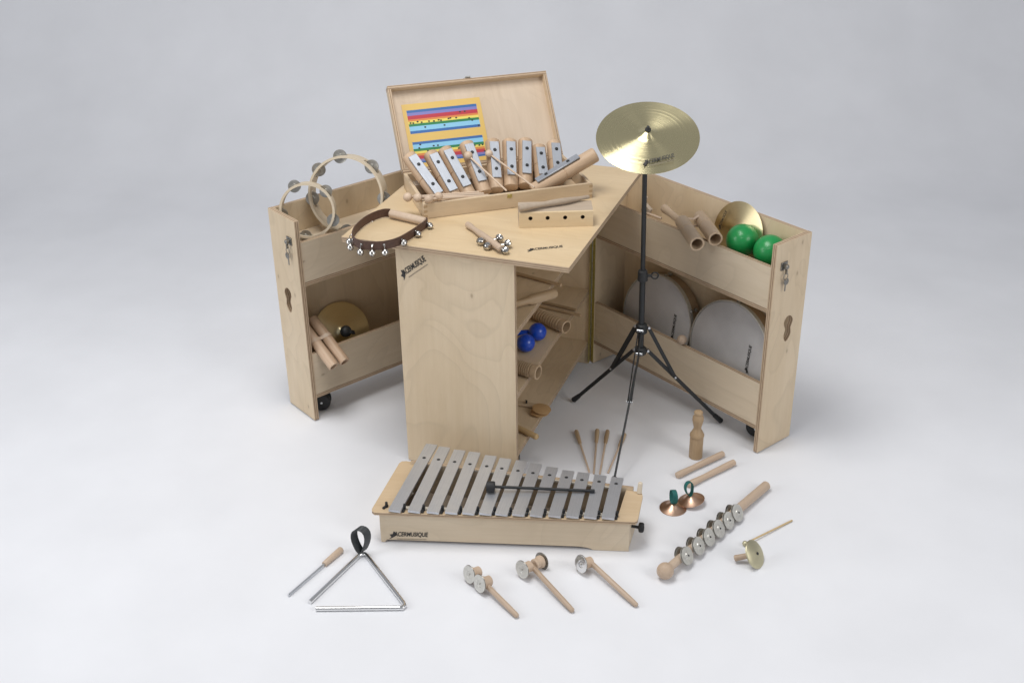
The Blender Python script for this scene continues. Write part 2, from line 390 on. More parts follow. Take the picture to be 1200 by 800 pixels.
for z in (.074, .265, .462):
    obj('shelf', B().plate([(-.1728, .0155), (-.002, .0155), (-.002, D-.0165), (-.1728, D-.0165)], .015, mi=0, edge=1), [PLYY, EDGE], cab, T((0, 0, z)))
    obj('shelf', B().plate([(-W+.002, .0155), (-.1855, .0155), (-.1855, D-.0165), (-W+.002, D-.0165)], .015, mi=0, edge=1), [PLYY, EDGE], cab, T((0, 0, z)))
thR = -.5416
def caster(parent, x, y, ang):
    b = B()
    b.lathe([(.006, -.012), (.021, -.011), (.0255, -.006), (.0255, .006), (.021, .011), (.006, .012)], 28, 0, T((0, 0, .0255)) @ Matrix.Rotation(PI/2, 4, 'X'))
    b.box((-.014, -.017, .03), (.02, -.0135, .062), 1); b.box((-.014, .0135, .03), (.02, .017, .062), 1)
    b.box((-.016, -.02, .060), (.03, .02, .073), 1); b.rod((0, -.019, .0255), (0, .019, .0255), .005, mi=2)
    return obj('caster', b, [RUBBER, BLACK, STEEL], parent, T((x, y, 0)) @ Matrix.Rotation(ang, 4, 'Z'))
for x, y, a in ((-.055, .63, .7), (-.31, .67, .2), (-.31, .06, 1), (-.035, .07, 2)): caster(cab, x, y, a)
# brass piano hinge on the back right corner
b = B()
b.box((.0003, D-.026, .012), (.0020, D-.007, .672), 0, None, 0); b.box((.0068, D-.0055, .012), (.0185, D-.0040, .672), 0, frame((0, D, 0), (math.cos(thR), math.sin(thR), 0), z=(0, 0, 1)) @ T((0, -D, 0)) @ T((0, .002, 0)), 0)
for k in range(22): b.rod((.0032, D-.0040, .014+.03*k), (.0032, D-.0040, .042+.03*k), .0036, seg=8, mi=1)
obj('hinge', b, [HINGE, DSTEEL], cab)

def peanut():
    out = []
    for k in range(28):
        t = 2*PI*k/28
        y = .041*math.sin(t); x = .0175*math.cos(t)*(1.22 - .55*math.exp(-(y/.014)**2))
        out.append((x + .003*math.sin(t*2+.5), y))
    return out
def wing(h, th, sgn, tray, cast):
    """shelf wing hinged to the cabinet back edge. local x along it, local y*sgn to its back"""
    L, d = .7301, .147
    u = V((math.cos(th), math.sin(th), 0)); n = V((-u.y, u.x, 0))*sgn
    Mw = frame((h[0], h[1], 0), u, z=(0, 0, 1))
    s = sgn
    def P2(x, v, z): return V((x, v*s, z))
    # back board is the wing itself
    M = frame(P2(.0155, d-.0005, 0), (1, 0, 0), y=(0, 0, 1))      # local z = -y
    bb = B().plate([(0, .078), (L-.031, .078), (L-.031, .6686), (0, .6686)], .012, mi=0, edge=1, z0=(0 if s > 0 else -.012))
    wg = obj('shelf_wing', bb, [PLYY, EDGE], cab, Mw @ M)
    inv = M.inverted()
    def sub(name, b, mats, Mx): return obj(name, b, mats, wg, inv @ Mx)
    # end panels: local x = depth, y = up, z = along u
    for x, holes in ((.0005, ()), (L-.015, ([(.082+a, .391+c) for a, c in peanut()], circ(.036, .600, .008, 12)))):
        Me = Matrix(((0, 0, 1, x), (s, 0, 0, 0), (0, 1, 0, 0), (0, 0, 0, 1)))
        # mirrored frames are avoided: build the outline already mirrored for the left wing
        Mr = frame((x if s > 0 else x, 0, 0), (0, 1, 0), y=(0, 0, 1))           # x->y, y->z, z->x
        ol = [(0, .004), (d, .004), (d, .669), (0, .669)]
        ol = [(a*s, c) for a, c in ol]; hs = [[(a*s, c) for a, c in hh] for hh in holes]
        sub('end_panel', B().plate(ol, .015, hs, 0, 1), [PLYY, EDGE], Mr)
    def rail(z0, z1):
        Mr = frame(P2(.0157, .003, 0), (1, 0, 0), y=(0, 0, 1))
        sub('rail', B().plate([(0, z0), (L-.0314, z0), (L-.0314, z1), (0, z1)], .012, mi=0, edge=1, z0=(-.012 if s > 0 else 0)), [PLYX, EDGE], Mr)
    rail(.4725, .598); rail(.0905, .231)
    def board(z, v0=.0025, v1=d-.0127):
        y0, y1 = sorted((v0*s, v1*s))
        sub('shelf', B().plate([(.0157, y0), (L-.0157, y0), (L-.0157, y1), (.0157, y1)], .012, mi=0, edge=1), [PLYX, EDGE], T((0, 0, z)))
    board(.460); board(.078); board(tray-.012, .0155)
    # lock on the outer end panel, with a hanging key, and the cam plate inside
    y = .036*s; xo = L+.0003
    b = B(); b.box((xo, y-.014, .588), (xo+.003, y+.013, .612), 0); b.lathe([(.007, 0), (.007, .010), (.005, .012)], 14, 1, frame((xo+.003, y, .600), (0, 1, 0), y=(0, 0, 1)))
    b.box((xo+.006, y-.002, .578), (xo+.014, y+.002, .592), 1)
    b.box((xo-.0305+.012, y-.018*s-.006, .58), (xo-.0155, y-.018*s+.006, .612), 0)
    sub('lock', b, [DSTEEL, DSTEEL], I4)
    b = B(); c = V((xo+.010, y, .580))
    b.sweep([c+V((0, .009*math.sin(2*PI*k/12), -.009+.009*math.cos(2*PI*k/12))) for k in range(12)], .0012, 6, 0, True)
    b.plate(circ(0, 0, .010, 14), .002, [circ(0, .006, .003, 8)], 0, None, frame(c+V((0, .003*s, -.025)), (0, 1, 0), y=(0, .1, 1)))
    b.box((xo+.009, y+.001*s-.002, .526), (xo+.011, y+.001*s+.003, .548), 0)
    sub('key', b, [DSTEEL], I4)
    # rubber foot caster under the outer end
    b = B()
    for q_ in (-.0155, .0155):
        b.lathe([(.004, -.011), (.018, -.0105), (.027, -.007), (.030, -.001), (.030, .004), (.026, .010), (.018, .0105), (.004, .011)], 28, 0, T((0, q_, .0302)) @ Matrix.Rotation(PI/2*(1 if q_ < 0 else -1), 4, 'X'))
    b.lathe([(.004, -.004), (.0335, -.004), (.0335, .004), (.004, .004)], 28, 1, T((0, 0, .0335)) @ Matrix.Rotation(PI/2, 4, 'X'))
    b.rod((0, 0, .05), (0, 0, .0775), .010, mi=1); b.rod((0, -.0275, .0302), (0, .0275, .0302), .004, mi=2)
    sub('caster', b, [RUBBER, BLACK, STEEL], T((cast[0], cast[1]*s, 0)) @ Matrix.Rotation(.5*s, 4, 'Z'))
    return Mw, u, n
hR = V((0, D, 0)); hL = V((-W, D, 0)); thL = 4.1878
MR, uR, nR = wing(hR, thR, 1, .515, (.655, .085))
ML, uL, nL = wing(hL, thL, -1, .574, (.668, .060))
def PR(x, v, z): return hR + uR*x + nR*v + V((0, 0, z))
def PL(x, v, z): return hL + uL*x + nL*v + V((0, 0, z))

# ================================================================ wooden case on the tabletop
A = V((-.327, .170, .7003)); e1 = V((.802, .597, 0)).normalized(); e2 = V((-e1.y, e1.x, 0))
MC = frame(A, e1, y=e2)
CW, CD, CH = .50, .26, .0455
case = thing('wooden_case', 'open shallow wooden case on the tabletop, its lid leaning back', 'case', MC)
t = .010
def fingers(b, side, y0, s):
    for k in range(3):
        z = .004+.0145*k
        b.box((side-.0102 if s > 0 else side, y0, z), (side if s > 0 else side+.0102, y0+.0006 if y0 <= 0 else y0, z+.0072), 1, None, 0)
b = B(); b.box((0, 0, .0), (CW, t, CH), 0)
for x0 in (.0003, CW-.0106):
    for k in range(3): b.box((x0, -.0004, .004+.0145*k), (x0+.0103, .001, .0112+.0145*k), 1, None, 0)
obj('front_wall', b, [PALE, TAN], case)
obj('back_wall', B().box((0, CD-t, 0), (CW, CD, CH)), PALE, case)
for x in (0, CW-t): obj('side_wall', B().box((x, t+.0002, .0), (x+t, CD-t-.0002, CH)), wood('case_side_wood_%d' % (x > 0), (.64, .51, .355), (.53, .405, .27), 1, .48), case)
obj('bottom_board', B().box((t+.0003, t+.0003, .0005), (CW-t-.0003, CD-t-.0003, .005)), PALE, case)
obj('bar_rest', B().box((t+.0005, .150, .0052), (CW-t-.0005, .185, .046)), ASH, case)
b = B(); b.box((.243, -.0016, .032), (.257, -.0003, CH-.002), 0, None, .0004); b.box((.247, -.003, .036), (.253, -.0016, .042), 0, None, .0004)
obj('latch', b, HINGE, case)
ph = math.radians(52); LD = .272
ld = V((0, math.cos(ph), math.sin(ph))); ln = V((1, 0, 0)).cross(ld)       # ln points to the viewer side / up
Mlid = frame((0, CD+.001, CH+.001), (1, 0, 0), y=ld)
# panel sits at the far side of a 30 mm deep rim
lid = obj('lid', B().plate([(t, t), (CW-t, t), (CW-t, LD-t), (t, LD-t)], .006, mi=0, edge=1, z0=-.030), [PALEY, EDGE], case, Mlid)
def rim(lo, hi, along):
    # stripes run through the rim's own thickness: local z is that thickness
    b = B()
    if along == 'x':
        M = frame((0, lo[1], lo[2]), (1, 0, 0), y=(0, 0, 1)); b.plate([(lo[0], 0), (hi[0], 0), (hi[0], hi[2]-lo[2]), (lo[0], hi[2]-lo[2])], hi[1]-lo[1], mi=0, edge=1, z0=-(hi[1]-lo[1]))
    else:
        M = frame((lo[0], 0, lo[2]), (0, 1, 0), y=(0, 0, 1)); b.plate([(lo[1], 0), (hi[1], 0), (hi[1], hi[2]-lo[2]), (lo[1], hi[2]-lo[2])], hi[0]-lo[0], mi=0, edge=1)
    obj('rim', b, [PALE, EDGE], lid, M)
rim((0, 0, -.0305), (CW, t, 0), 'x'); rim((0, LD-t, -.0305), (CW, LD, 0), 'x')
rim((0, t+.0002, -.0305), (t, LD-t-.0002, 0), 'y'); rim((CW-t, t+.0002, -.0305), (CW, LD-t-.0002, 0), 'y')
b = B(); b.box((.236, LD, -.014), (.264, LD+.003, -.004), 0, None, .0006); b.box((.242, LD+.001, -.010), (.258, LD+.006, .003), 0, None, .001)
obj('latch', b, TIN, lid)
# printed song sheet resting against the lid panel
MS = MC @ Mlid @ frame((.036, .014, -.0236), (1, 0, 0), y=(0, 1, 0))
m, n, l, bs = nt('printed_song_sheet')
tc = node(n, 'ShaderNodeTexCoord'); sx = node(n, 'ShaderNodeSeparateXYZ'); l.new(tc.outputs['Object'], sx.inputs[0])
SH = .203
mu = node(n, 'ShaderNodeMath', operation='DIVIDE'); l.new(sx.outputs[1], mu.inputs[0]); mu.inputs[1].default_value = SH
Y_, BL, VI, RE, OR, YE, GR, LB = (.66, .45, .13), (.035, .13, .36), (.20, .19, .45), (.45, .035, .055), (.62, .22, .06), (.72, .62, .12), (.02, .19, .07), (.24, .52, .72)
st = [(0, Y_), (.075, BL), (.105, VI), (.14, RE), (.19, OR), (.225, YE), (.26, GR), (.30, LB), (.365, BL), (.405, Y_),
      (.535, BL), (.575, LB), (.645, GR), (.685, YE), (.725, OR), (.755, RE), (.815, VI), (.86, BL), (.90, Y_)]
r = ramp(n, st, 'CONSTANT'); l.new(mu.outputs[0], r.inputs[0])
gx = node(n, 'ShaderNodeMath', operation='GREATER_THAN'); l.new(sx.outputs[0], gx.inputs[0]); gx.inputs[1].default_value = .012
lx = node(n, 'ShaderNodeMath', operation='LESS_THAN'); l.new(sx.outputs[0], lx.inputs[0]); lx.inputs[1].default_value = .230
an = node(n, 'ShaderNodeMath', operation='MULTIPLY'); l.new(gx.outputs[0], an.inputs[0]); l.new(lx.outputs[0], an.inputs[1])
l.new(mixc(n, l, an.outputs[0], Y_, r.outputs[0]), bs.inputs['Base Color']); bs.inputs['Roughness'].default_value = .4
sheet = thing('song_sheet', 'yellow song sheet with rainbow striped staves standing in the open lid', 'sheet', MS)
obj('card', B().plate([(0, 0), (.244, 0), (.244, SH), (0, SH)], .0015), m, sheet)
b = B()
notes = [(.018, .705), (.026, .70), (.04, .715), (.052, .70), (.075, .705), (.09, .70), (.105, .71), (.112, .70), (.136, .715), (.142, .72), (.16, .715), (.175, .80), (.19, .80), (.2, .69), (.208, .65), (.06, .62), (.12, .62), (.225, .56),
         (.03, .31), (.055, .25), (.075, .32), (.088, .32), (.035, .36), (.15, .24), (.165, .21), (.12, .24), (.19, .17), (.2, .255), (.215, .25), (.225, .255), (.228, .15)]
for x, y in notes:
    vs = [b.b.verts.new((x+.0034*math.cos(a), y*SH+.0026*math.sin(a), .0018)) for a in [2*PI*k/8 for k in range(8)]]; b.b.faces.new(vs)
o_ = obj('printed_notes', b, INK, sheet); o_['kind'] = 'stuff'

# chime bars: wooden resonator cylinder with a metal bar screwed to its top
al = math.radians(40); dd = e2*math.cos(al) + V((0, 0, math.sin(al))); nn = e1.cross(dd); p0 = A + e2*.05 + V((0, 0, .030))
def chime(name, label, lo, hi, p_is_world=False, width=.027, ext=(.030, .016), r=.0215):
    q0, q1 = (lo, hi) if p_is_world else (p0+e1*lo[0]+dd*lo[1], p0+e1*hi[0]+dd*hi[1])
    y = (q1-q0).normalized(); L = (q1-q0).length
    M = frame(q0, y.cross(nn if not p_is_world else V((-.46, -.36, .80))), y=y)
    t = thing('chime_bar', label, 'chime bar', M, 'chime bars with metal plates and wooden resonators')
    # local: y along bar, z out of the plate
    RM = frame((0, -ext[0], -r-.0042), (1, 0, 0), z=(0, 1, 0))
    RL = L+ext[0]+ext[1]
    flat = lambda b: [setattr(v.co, 'y', v.co.y) for v in b.b.verts]
    b = B().lathe([(r-.0035, 0), (r-.0008, .0012), (r, .004), (r, RL*.5), (r-.0012, RL*.5+.001), (r-.0012, RL*.5+.003), (r, RL*.5+.004), (r, RL-.003), (r-.003, RL)], 28, 0, RM)
    for v in b.b.verts:
        if v.co.z > -.0052: v.co.z = -.0052
    obj('resonator', b, wood('resonator_wood', (.60, .445, .31), (.46, .315, .20), 1, .45, 1.2), t)
    pb = B().box((-width/2, 0, -.0044), (width/2, L, 0), 0, None, .0008)
    obj('metal_bar', pb, CHIMEM, t)
    for f in (.24, .76):
        b = B(); b.lathe([(.0052, -.0042), (.0052, .0012), (.004, .0026), (0, .0028)], 14, 0, T((0, L*f, 0))); obj('screw', b, BLACK, t)
    return t
bars = [((.063, .024), (.011, .155), 'leftmost chime bar in the case, tilting furthest to the left'),
        ((.106, .028), (.073, .154), 'second chime bar from the left in the open case'),
        ((.148, .037), (.117, .162), 'third chime bar from the left in the open case'),
        ((.196, .047), (.183, .173), 'fourth chime bar from the left, partly behind the first crossing mallet'),
        ((.240, .052), (.259, .171), 'fifth chime bar from the left, standing right of the song sheet edge'),
        ((.286, .055), (.309, .165), 'sixth chime bar from the left, crossed low down by the second mallet'),
        ((.331, .054), (.357, .161), 'seventh chime bar from the left, behind the second mallet stick end'),
        ((.380, .045), (.392, .135), 'shortest standing chime bar, second from the right in the case'),
        ((.427, .055), (.442, .143), 'rightmost standing chime bar, behind the one lying slantwise')]
for lo, hi, lb in bars: chime('chime_bar', lb, lo, hi)
chime('chime_bar', 'chime bar lying slantwise over the right end of the case', A+e2*.045+e1*.343+V((0, 0, .058)), A+e2*.045+e1*.470+V((0, 0, .118)), True, ext=(.024, .048), r=.022)
def mallet(label, head, tail, rh, rs=.0028, group=None, hm=BEECH, cat='mallet'):
    head, tail = V(head), V(tail); M = axis_frame(tail, head-tail); L = (head-tail).length
    t = thing('mallet', label, cat, M, group)
    obj('stick', B().rod((0, 0, 0), (0, 0, L-rh*.6), rs, rs, 12), BEECH, t)
    obj('head', B().ball((0, 0, L), rh), hm, t)
    return t
mallet('ball-headed wooden mallet leaning across the fourth chime bar', A+e1*.172+e2*.150+V((0, 0, .116)), A+e1*.245+e2*.012+V((0, 0, .049)), .0125)
bpy.context.view_layer.update()
mallet('ball-headed wooden mallet leaning across the fifth and sixth chime bars', A+e1*.234+e2*.150+V((0, 0, .115)), A+e1*.328+e2*.012+V((0, 0, .049)), .0115)
hs = [(-.035, .040, .055, 'beater with pale ball head farthest left, hanging over the case side wall'), (-.010, .022, .057, 'beater with pale ball head second from left on the case corner'),
      (.016, .000, .058, 'beater with pale ball head sitting right on the case front corner'), (.046, .010, .058, 'beater with pale ball head rightmost of the four on the case rim')]
for k, (s_, v_, z_, lb) in enumerate(hs):
    mallet(lb, A+e1*s_+e2*v_+V((0, 0, z_)), A+e1*(.17+.012*k)+e2*(.034-.006*k)+V((0, 0, .047-.004*k)), .0128, .0035, 'spare beaters on the case corner')

# ---- slotted wood block with scraper
wbx = V((.926, .378, 0)); WBM = frame((-.053, .191, .7003), wbx, y=(-.378, .926, 0))
wb = thing('wood_block', 'rectangular wooden block with four drilled holes in front of the case', 'wood block', WBM)
M = frame((0, .010, 0), (1, 0, 0), y=(0, 0, 1))
obj('front_board', B().plate([(0, 0), (.203, 0), (.203, .0435), (0, .0435)], .010, [circ(x, .0275, .0058, 18) for x in (.031, .078, .126, .174)], 0, 0), wood('warm_block_front', (.72, .58, .38), (.62, .47, .29), 0, .48), wb, M)
b = B().plate([(.0103, 0), (.070, 0), (.070, .045), (.060, .052), (.040, .0475), (.022, .0475), (.0103, .0435)], .203, mi=0, M=frame((0, 0, 0), (0, 1, 0), y=(0, 0, 1)))
obj('body', b, ASH, wb)
for x in (.031, .078, .126, .174):
    b = B().lathe([(0, .0100), (.0057, .0101), (.0057, .0008)], 16, 0, frame((x, 0, .0275), (1, 0, 0), y=(0, 0, 1)) @ Matrix.Rotation(PI, 4, 'X'), cap=False)
    obj('drilled_hole', b, DARK, wb)
st0, st1 = V((-.054, .193, .7575)), V((.105, .327, .7600)); Mx = axis_frame(st0, st1-st0); L = (st1-st0).length
tag(obj('scraper_stick', B().lathe([(.006, 0), (.0092, .003), (.0098, .02), (.0075, .045), (.0070, .07), (.0086, .10), (.0088, .135), (.006, L-.03), (.0052, L-.002), (.004, L)], 20, 0), ASH, None, Mx),
    'turned greyish wooden stick lying across the top of the drilled block', 'stick')

# ---- bells
def bell(b, c, r, d=(0, 0, -1)):
    M = axis_frame(c, d)
    b.lathe([(r*math.sin(PI*k/12), -r*math.cos(PI*k/12)) for k in range(6)] + [(r*1.06, -.06*r), (r*1.10, 0), (r*1.06, .06*r)] + [(r*math.sin(PI*k/12), -r*math.cos(PI*k/12)) for k in range(7, 13)], 16, 0, M, cap=False)
    for a in (0, PI/2):
        q = M @ Matrix.Rotation(a, 4, 'Z')
        b.sweep([q @ V((r*1.01*math.sin(t), 0, r*1.01*math.cos(t))) for t in [-.95+1.9*k/8 for k in range(9)]], r*.10, 6, 1)
    for a in range(4):
        q = M @ Matrix.Rotation(a*PI/2, 4, 'Z'); b.ball(q @ V((r*.86*math.sin(.95), 0, r*.95*math.cos(.95))), r*.2, 1, 8, 6)
strap = thing('bell_strap', 'brown leather strap of small sleigh bells with a wooden grip at the tabletop left corner', 'sleigh bells', T((-.36, .10, .7)))
off = V((.36, -.10, -.7))
cp = [(-.421, .152), (-.437, .147), (-.452, .124), (-.462, .088), (-.464, .045), (-.458, -.002), (-.438, -.050), (-.405, -.073), (-.370, -.071), (-.338, -.055), (-.316, -.022), (-.304, .030), (-.297, .085), (-.294, .115), (-.300, .127)]
def spline(p, n=6, z=0):
    out = []
    for i in range(len(p)-1):
        a, b_, c, d_ = [V(p[max(0, min(len(p)-1, i+k))]) for k in (-1, 0, 1, 2)]
        for k in range(n):
            t = k/n; out.append(.5*((2*b_)+(c-a)*t+(2*a-5*b_+4*c-d_)*t*t+(3*b_-a-3*c+d_)*t**3))
    out.append(V(p[-1])); return out
pl = [V((p.x, p.y, .7145)) for p in spline([(x, y, 0) for x, y in cp])]
obj('strap', B().ribbon([p+off for p in pl], (0, 0, .024), .0024), LEATHER, strap)
obj('grip', B().rod(V((-.421, .150, .714))+off, V((-.300, .125, .714))+off, .0115, .0115, 20), BEECHX if False else BEECH, strap)
for f in (.17, .30, .40, .455, .52, .585, .65, .735, .83, .93):
    i = int(f*(len(pl)-2)); p = pl[i]; d = (pl[i+1]-pl[i]).normalized(); out = d.cross(V((0, 0, 1)))
    if out.dot(p-V((-.38, .04, .7145))) < 0: out = -out
    b = B(); c = p+out*.011+V((0, 0, -.006)); hang = c.y < -.03 or c.x < -.46
    c = p+out*.0095+V((0, 0, -.016 if hang else -.0045)); bell(b, c+off, .0092, (0, 0, -1))
    b.rod(p+out*.0012+V((0, 0, .003))+off, p+out*.004+V((0, 0, .003))+off, .0032, seg=10)
    b.sweep([p+out*.003+V((0, 0, .003))+off, p+out*.008+V((0, 0, 0))+off, c+V((0, 0, .009))+off], .0012, 6)
    obj('bell', b, [BELLM, BLACK], strap)
bs0, bs1 = V((-.190, .153, .7095)), V((-.040, .012, .7165))
bst = thing('bell_stick', 'short wooden hand stick with five round bells at its end near the table front', 'bell stick', axis_frame(bs0, bs1-bs0))
L = (bs1-bs0).length
obj('handle', B().lathe([(.005, 0), (.0085, .002), (.009, .02), (.007, .04), (.0075, .06), (.009, .09), (.009, L-.004), (.006, L)], 18, 0), BEECH, bst)
iv = axis_frame(bs0, bs1-bs0).inverted()
for c in ((-.112, .052, .7105), (-.084, .029, .7105), (-.070, .082, .713), (-.037, .056, .712), (-.030, .018, .7105)):
    b = B(); q = V(c); bell(b, iv @ q, .0108, iv.to_3x3() @ (q-(bs0+bs1)/2).cross(V((0, 0, 1))))
    ax = bs0+(bs1-bs0)*((q-bs0).dot(bs1-bs0)/L/L); b.rod(iv @ ax, iv @ q, .0025, seg=8)
    obj('bell', b, [BELLM, BLACK], bst)

# ================================================================ left wing contents
def disc_prof(r, th=.0012): return [(.001, .0030), (r*.35, .0028), (r*.42, .0004), (r*.9, .0), (r, .0006), (r, .0006+th), (r*.9, th), (r*.42, .0004+th), (r*.35, .0030+th), (.001, .0034+th)]
def tambourine(label, c, n, R, wd, jing, jr, mat):
    M = axis_frame(c, n)
    t = thing('tambourine', label, 'tambourine', M, 'tambourines in the left wing tray')
    N = 120; th = .0068; b = B(); zs = [-wd/2, -wd*.2, wd*.2, wd/2]
    slot = lambda k: any(abs(((k+.5)/N*360 - j + 180) % 360 - 180) < math.degrees(jr*1.25/R) for j in jing)
    solid = lambda k, j: not (j == 1 and slot(k % N)) and 0 <= j < 3
    g = {}
    def vt(k, j, o):
        key = (k % N, j, o)
        if key not in g:
            a = 2*PI*(k % N)/N; rr = R-(0 if o else th); g[key] = b.b.verts.new((rr*math.cos(a), rr*math.sin(a), zs[j]))
        return g[key]
    for k in range(N):
        for j in range(3):
            if not solid(k, j): continue
            b.b.faces.new((vt(k, j, 1), vt(k+1, j, 1), vt(k+1, j+1, 1), vt(k, j+1, 1)))
            b.b.faces.new((vt(k, j, 0), vt(k, j+1, 0), vt(k+1, j+1, 0), vt(k+1, j, 0)))
            for dj, jj in ((-1, j), (1, j+1)):
                if not solid(k, j+dj): b.b.faces.new((vt(k, jj, 0), vt(k+1, jj, 0), vt(k+1, jj, 1), vt(k, jj, 1)))
            for dk, kk in ((-1, k), (1, k+1)):
                if not solid(k+dk, j): b.b.faces.new((vt(kk, j, 0), vt(kk, j+1, 0), vt(kk, j+1, 1), vt(kk, j, 1)))
    bmesh.ops.recalc_face_normals(b.b, faces=list(b.b.faces))
    obj('hoop', b, mat, t)
    for k, j in enumerate(jing):
        a = math.radians(j); q = V(((R-.003)*math.cos(a), (R-.003)*math.sin(a), 0)); b = B()
        tilt = Matrix.Rotation(.12*math.sin(k*2.1), 4, 'X')
        b.lathe(disc_prof(jr), 22, 0, T(q+V((0, 0, .0015))) @ tilt, cap=False); b.lathe(disc_prof(jr), 22, 0, T(q-V((0, 0, .0015))) @ tilt @ Matrix.Rotation(PI, 4, 'X'), cap=False)
        b.rod(q-V((0, 0, wd*.3)), q+V((0, 0, wd*.3)), .0012, seg=6); obj('jingle', b, TIN, t)
    return t
HOOP = wood('pale_hoop_wood', (.60, .52, .40), (.51, .42, .30), 0, .5, .8)
# angles measured in the hoop's own plane: x to the viewer's left-right, y up
tambourine('large headless wooden tambourine standing at the back of the left wing tray', PL(.521, .036, .690), (.15, -.96, .22), .115, .050, (102, 143, 49, 190, -4, 268), .0205, HOOP)
tambourine('small headless wooden tambourine leaning in the left wing tray near its outer end', PL(.641, .070, .661), (.30, -.93, .20), .082, .032, (117, 45, -22, 262, 190), .0185, HOOP)
# hand cymbal with strap
def cymbal_prof(R, dome=.24, h=.085, bow=.085):
    out = []
    for k in range(37):
        f = max(.02, k/36); z = R*bow*(1-f**1.5)
        if f < dome: z += R*h*(.5+.5*math.cos(PI*f/dome))
        out.append((R*f, z))
    return out
def cymbal(label, c, n, R, mat, group=None, strap=False, lg=None, cat='cymbal'):
    M = axis_frame(c, n)
    t = thing('cymbal', label, cat, M, group)
    p = cymbal_prof(R); p2 = [(r, z-.0012) for r, z in p[::-1]]
    b = B().lathe(p+p2, 72, 0, None, cap=False)
    obj('plate', b, mat, t, None, 60)
    return t, M
hc, Mh = cymbal('small brass hand cymbal with black knob strap in the lower left bay', PL(.552, .088, .220), (.74, -.53, .41), .094, BRASSD)
b = B(); b.ball((0, 0, .030), .0190, 0, 16, 10, .75); b.ball((.0, 0, .018), .013, 0, 12, 8)
b.ribbon([V(p) for p in spline([(-.004, .002, .034), (.010, -.004, .042), (.022, -.010, .036), (.030, -.012, .022), (.024, -.010, .014)])], (0, .012, 0), .003)
obj('strap_knot', b, BLEATHER, hc)
def tubepair(label, cs, dirs, r, length, band, handle, mat, cat='tone block', bm=None):
    Md = axis_frame(cs[0], dirs); t = thing('tone_block', label, cat, Md); iv = Md.inverted()
    for c in cs:
        q = axis_frame(c, dirs)
        b = B().lathe([(r-.0005, 0), (r, .001), (r, length*.40), (r-.0016, length*.41), (r-.0016, length*.43), (r, length*.44), (r, length-.001), (r-.001, length), (r-.005, length), (r-.0055, length-.05), (0, length-.05)], 26, 0)
        obj('tube', b, mat, t, iv @ q)
    if handle is not None:
        h0, h1 = handle; q = axis_frame(h0, V(h1)-V(h0)); L = (V(h1)-V(h0)).length
        obj('handle', B().lathe([(0, 0), (.008, .002), (.0125, .008), (.0135, .018), (.011, .04), (.010, L)], 20, 0), mat, t, iv @ q)
    if band:
        mid = band; d = V(dirs).normalized(); b = B(); a0, a1 = [V(c)+d*mid for c in cs]; s_ = (a1-a0).normalized(); n_ = d.cross(s_)
        pts = []
        for k in range(13): an = PI/2+PI*k/12; pts.append(a0+s_*(r+.001)*math.cos(an)+n_*(r+.001)*math.sin(an))
        pts.append((a0+a1)/2 - n_*(r*.55))
        for k in range(13): an = -PI/2+PI*k/12; pts.append(a1+s_*(r+.001)*math.cos(an)+n_*(r+.001)*math.sin(an))
        pts.append((a0+a1)/2 + n_*(r*.55))
        obj('band', b.ribbon([iv @ p for p in pts], iv.to_3x3() @ (d*.011), .0016, closed=True), bm or BEECH, t)
    return t
f0 = PL(.639, -.058, .203); r0_ = PL(.656, .084, .303)
dL = (f0-r0_).normalized()
sd = dL.cross(V((0, 0, 1))).normalized()
tubepair('pair of pinkish wooden tubes slanting over the lower left rail', [r0_, r0_ + uL*.037 + V((0, 0, -.006)) - dL*.004], dL, .0168, (f0-r0_).length, .075, None, wood('reddish_tube_wood', (.62, .46, .33), (.46, .31, .20), 2, .42, 1.6))

# ================================================================ right wing contents
fa = PR(.506, -.070, .6205); ra = PR(.368, .014, .6225); dR_ = (fa-ra).normalized()
fb = PR(.503, .004, .6195); rb = fb - dR_*(fa-ra).length*.92
tubepair('double wooden tone block with a round handle lying over the upper right rail', [ra, rb], dR_, .0212, (fa-ra).length, .022, (PR(.255, .049, .625), PR(.356, .018, .6195)), wood('tone_block_wood', (.52, .40, .28), (.41, .295, .195), 2, .45, 1.6))
rc, Mr_ = cymbal('brass hand cymbal leaning on the back of the upper right tray beside the green maracas', PR(.497, .112, .604), (-.50, -.83, .25), .089, BRASSD)
logo(rc, frame((-.058, -.012, .0075), (.22, .97, .05), y=(-.97, .22, .13)), .062, .010, sub=False)
def maraca(label, c, tail, r, mat, group):
    c, tail = V(c), V(tail); M = axis_frame(c, c-tail); L = (c-tail).length
    t = thing('maraca', label, 'maraca', M, group)
    b = B().ball((0, 0, 0), r, 0, 32, 20); b.lathe([(r*1.0, -.0008), (r*1.006, 0), (r*1.0, .0008)], 32, 0, None, cap=False)
    obj('head', b, mat, t)
    obj('handle', B().lathe([(.006, -L), (.009, -L+.003), (.0095, -L+.02), (.0075, -L*.6), (.009, -r*.95)], 16, 0), mat, t)
    return t
maraca('green maraca nearer the middle of the upper right tray, left of its twin', PR(.541, .082, .601), PR(.585, .06, .525), .0468, GREEN, 'green maracas')
maraca('green maraca nearest the right end panel lock', PR(.642, .083, .600), PR(.690, .06, .527), .0468, GREEN, 'green maracas')
ck = thing('clapper', 'small grey wooden clapper hanging over the upper right rail behind the stand pole', 'clapper', frame(PR(.205, .02, .600), uR, z=(0, 0, 1)))
obj('block', B().box((-.012, -.006, .001), (.018, .008, .030), 0, Matrix.Rotation(.5, 4, 'Y')), ASH, ck)
obj('peg', B().rod((.0, 0, .030), (.002, .004, .052), .0065), BEECH, ck); obj('stick', B().rod((.012, -.004, .0045), (.075, -.002, .0042), .0035), BEECH, ck)
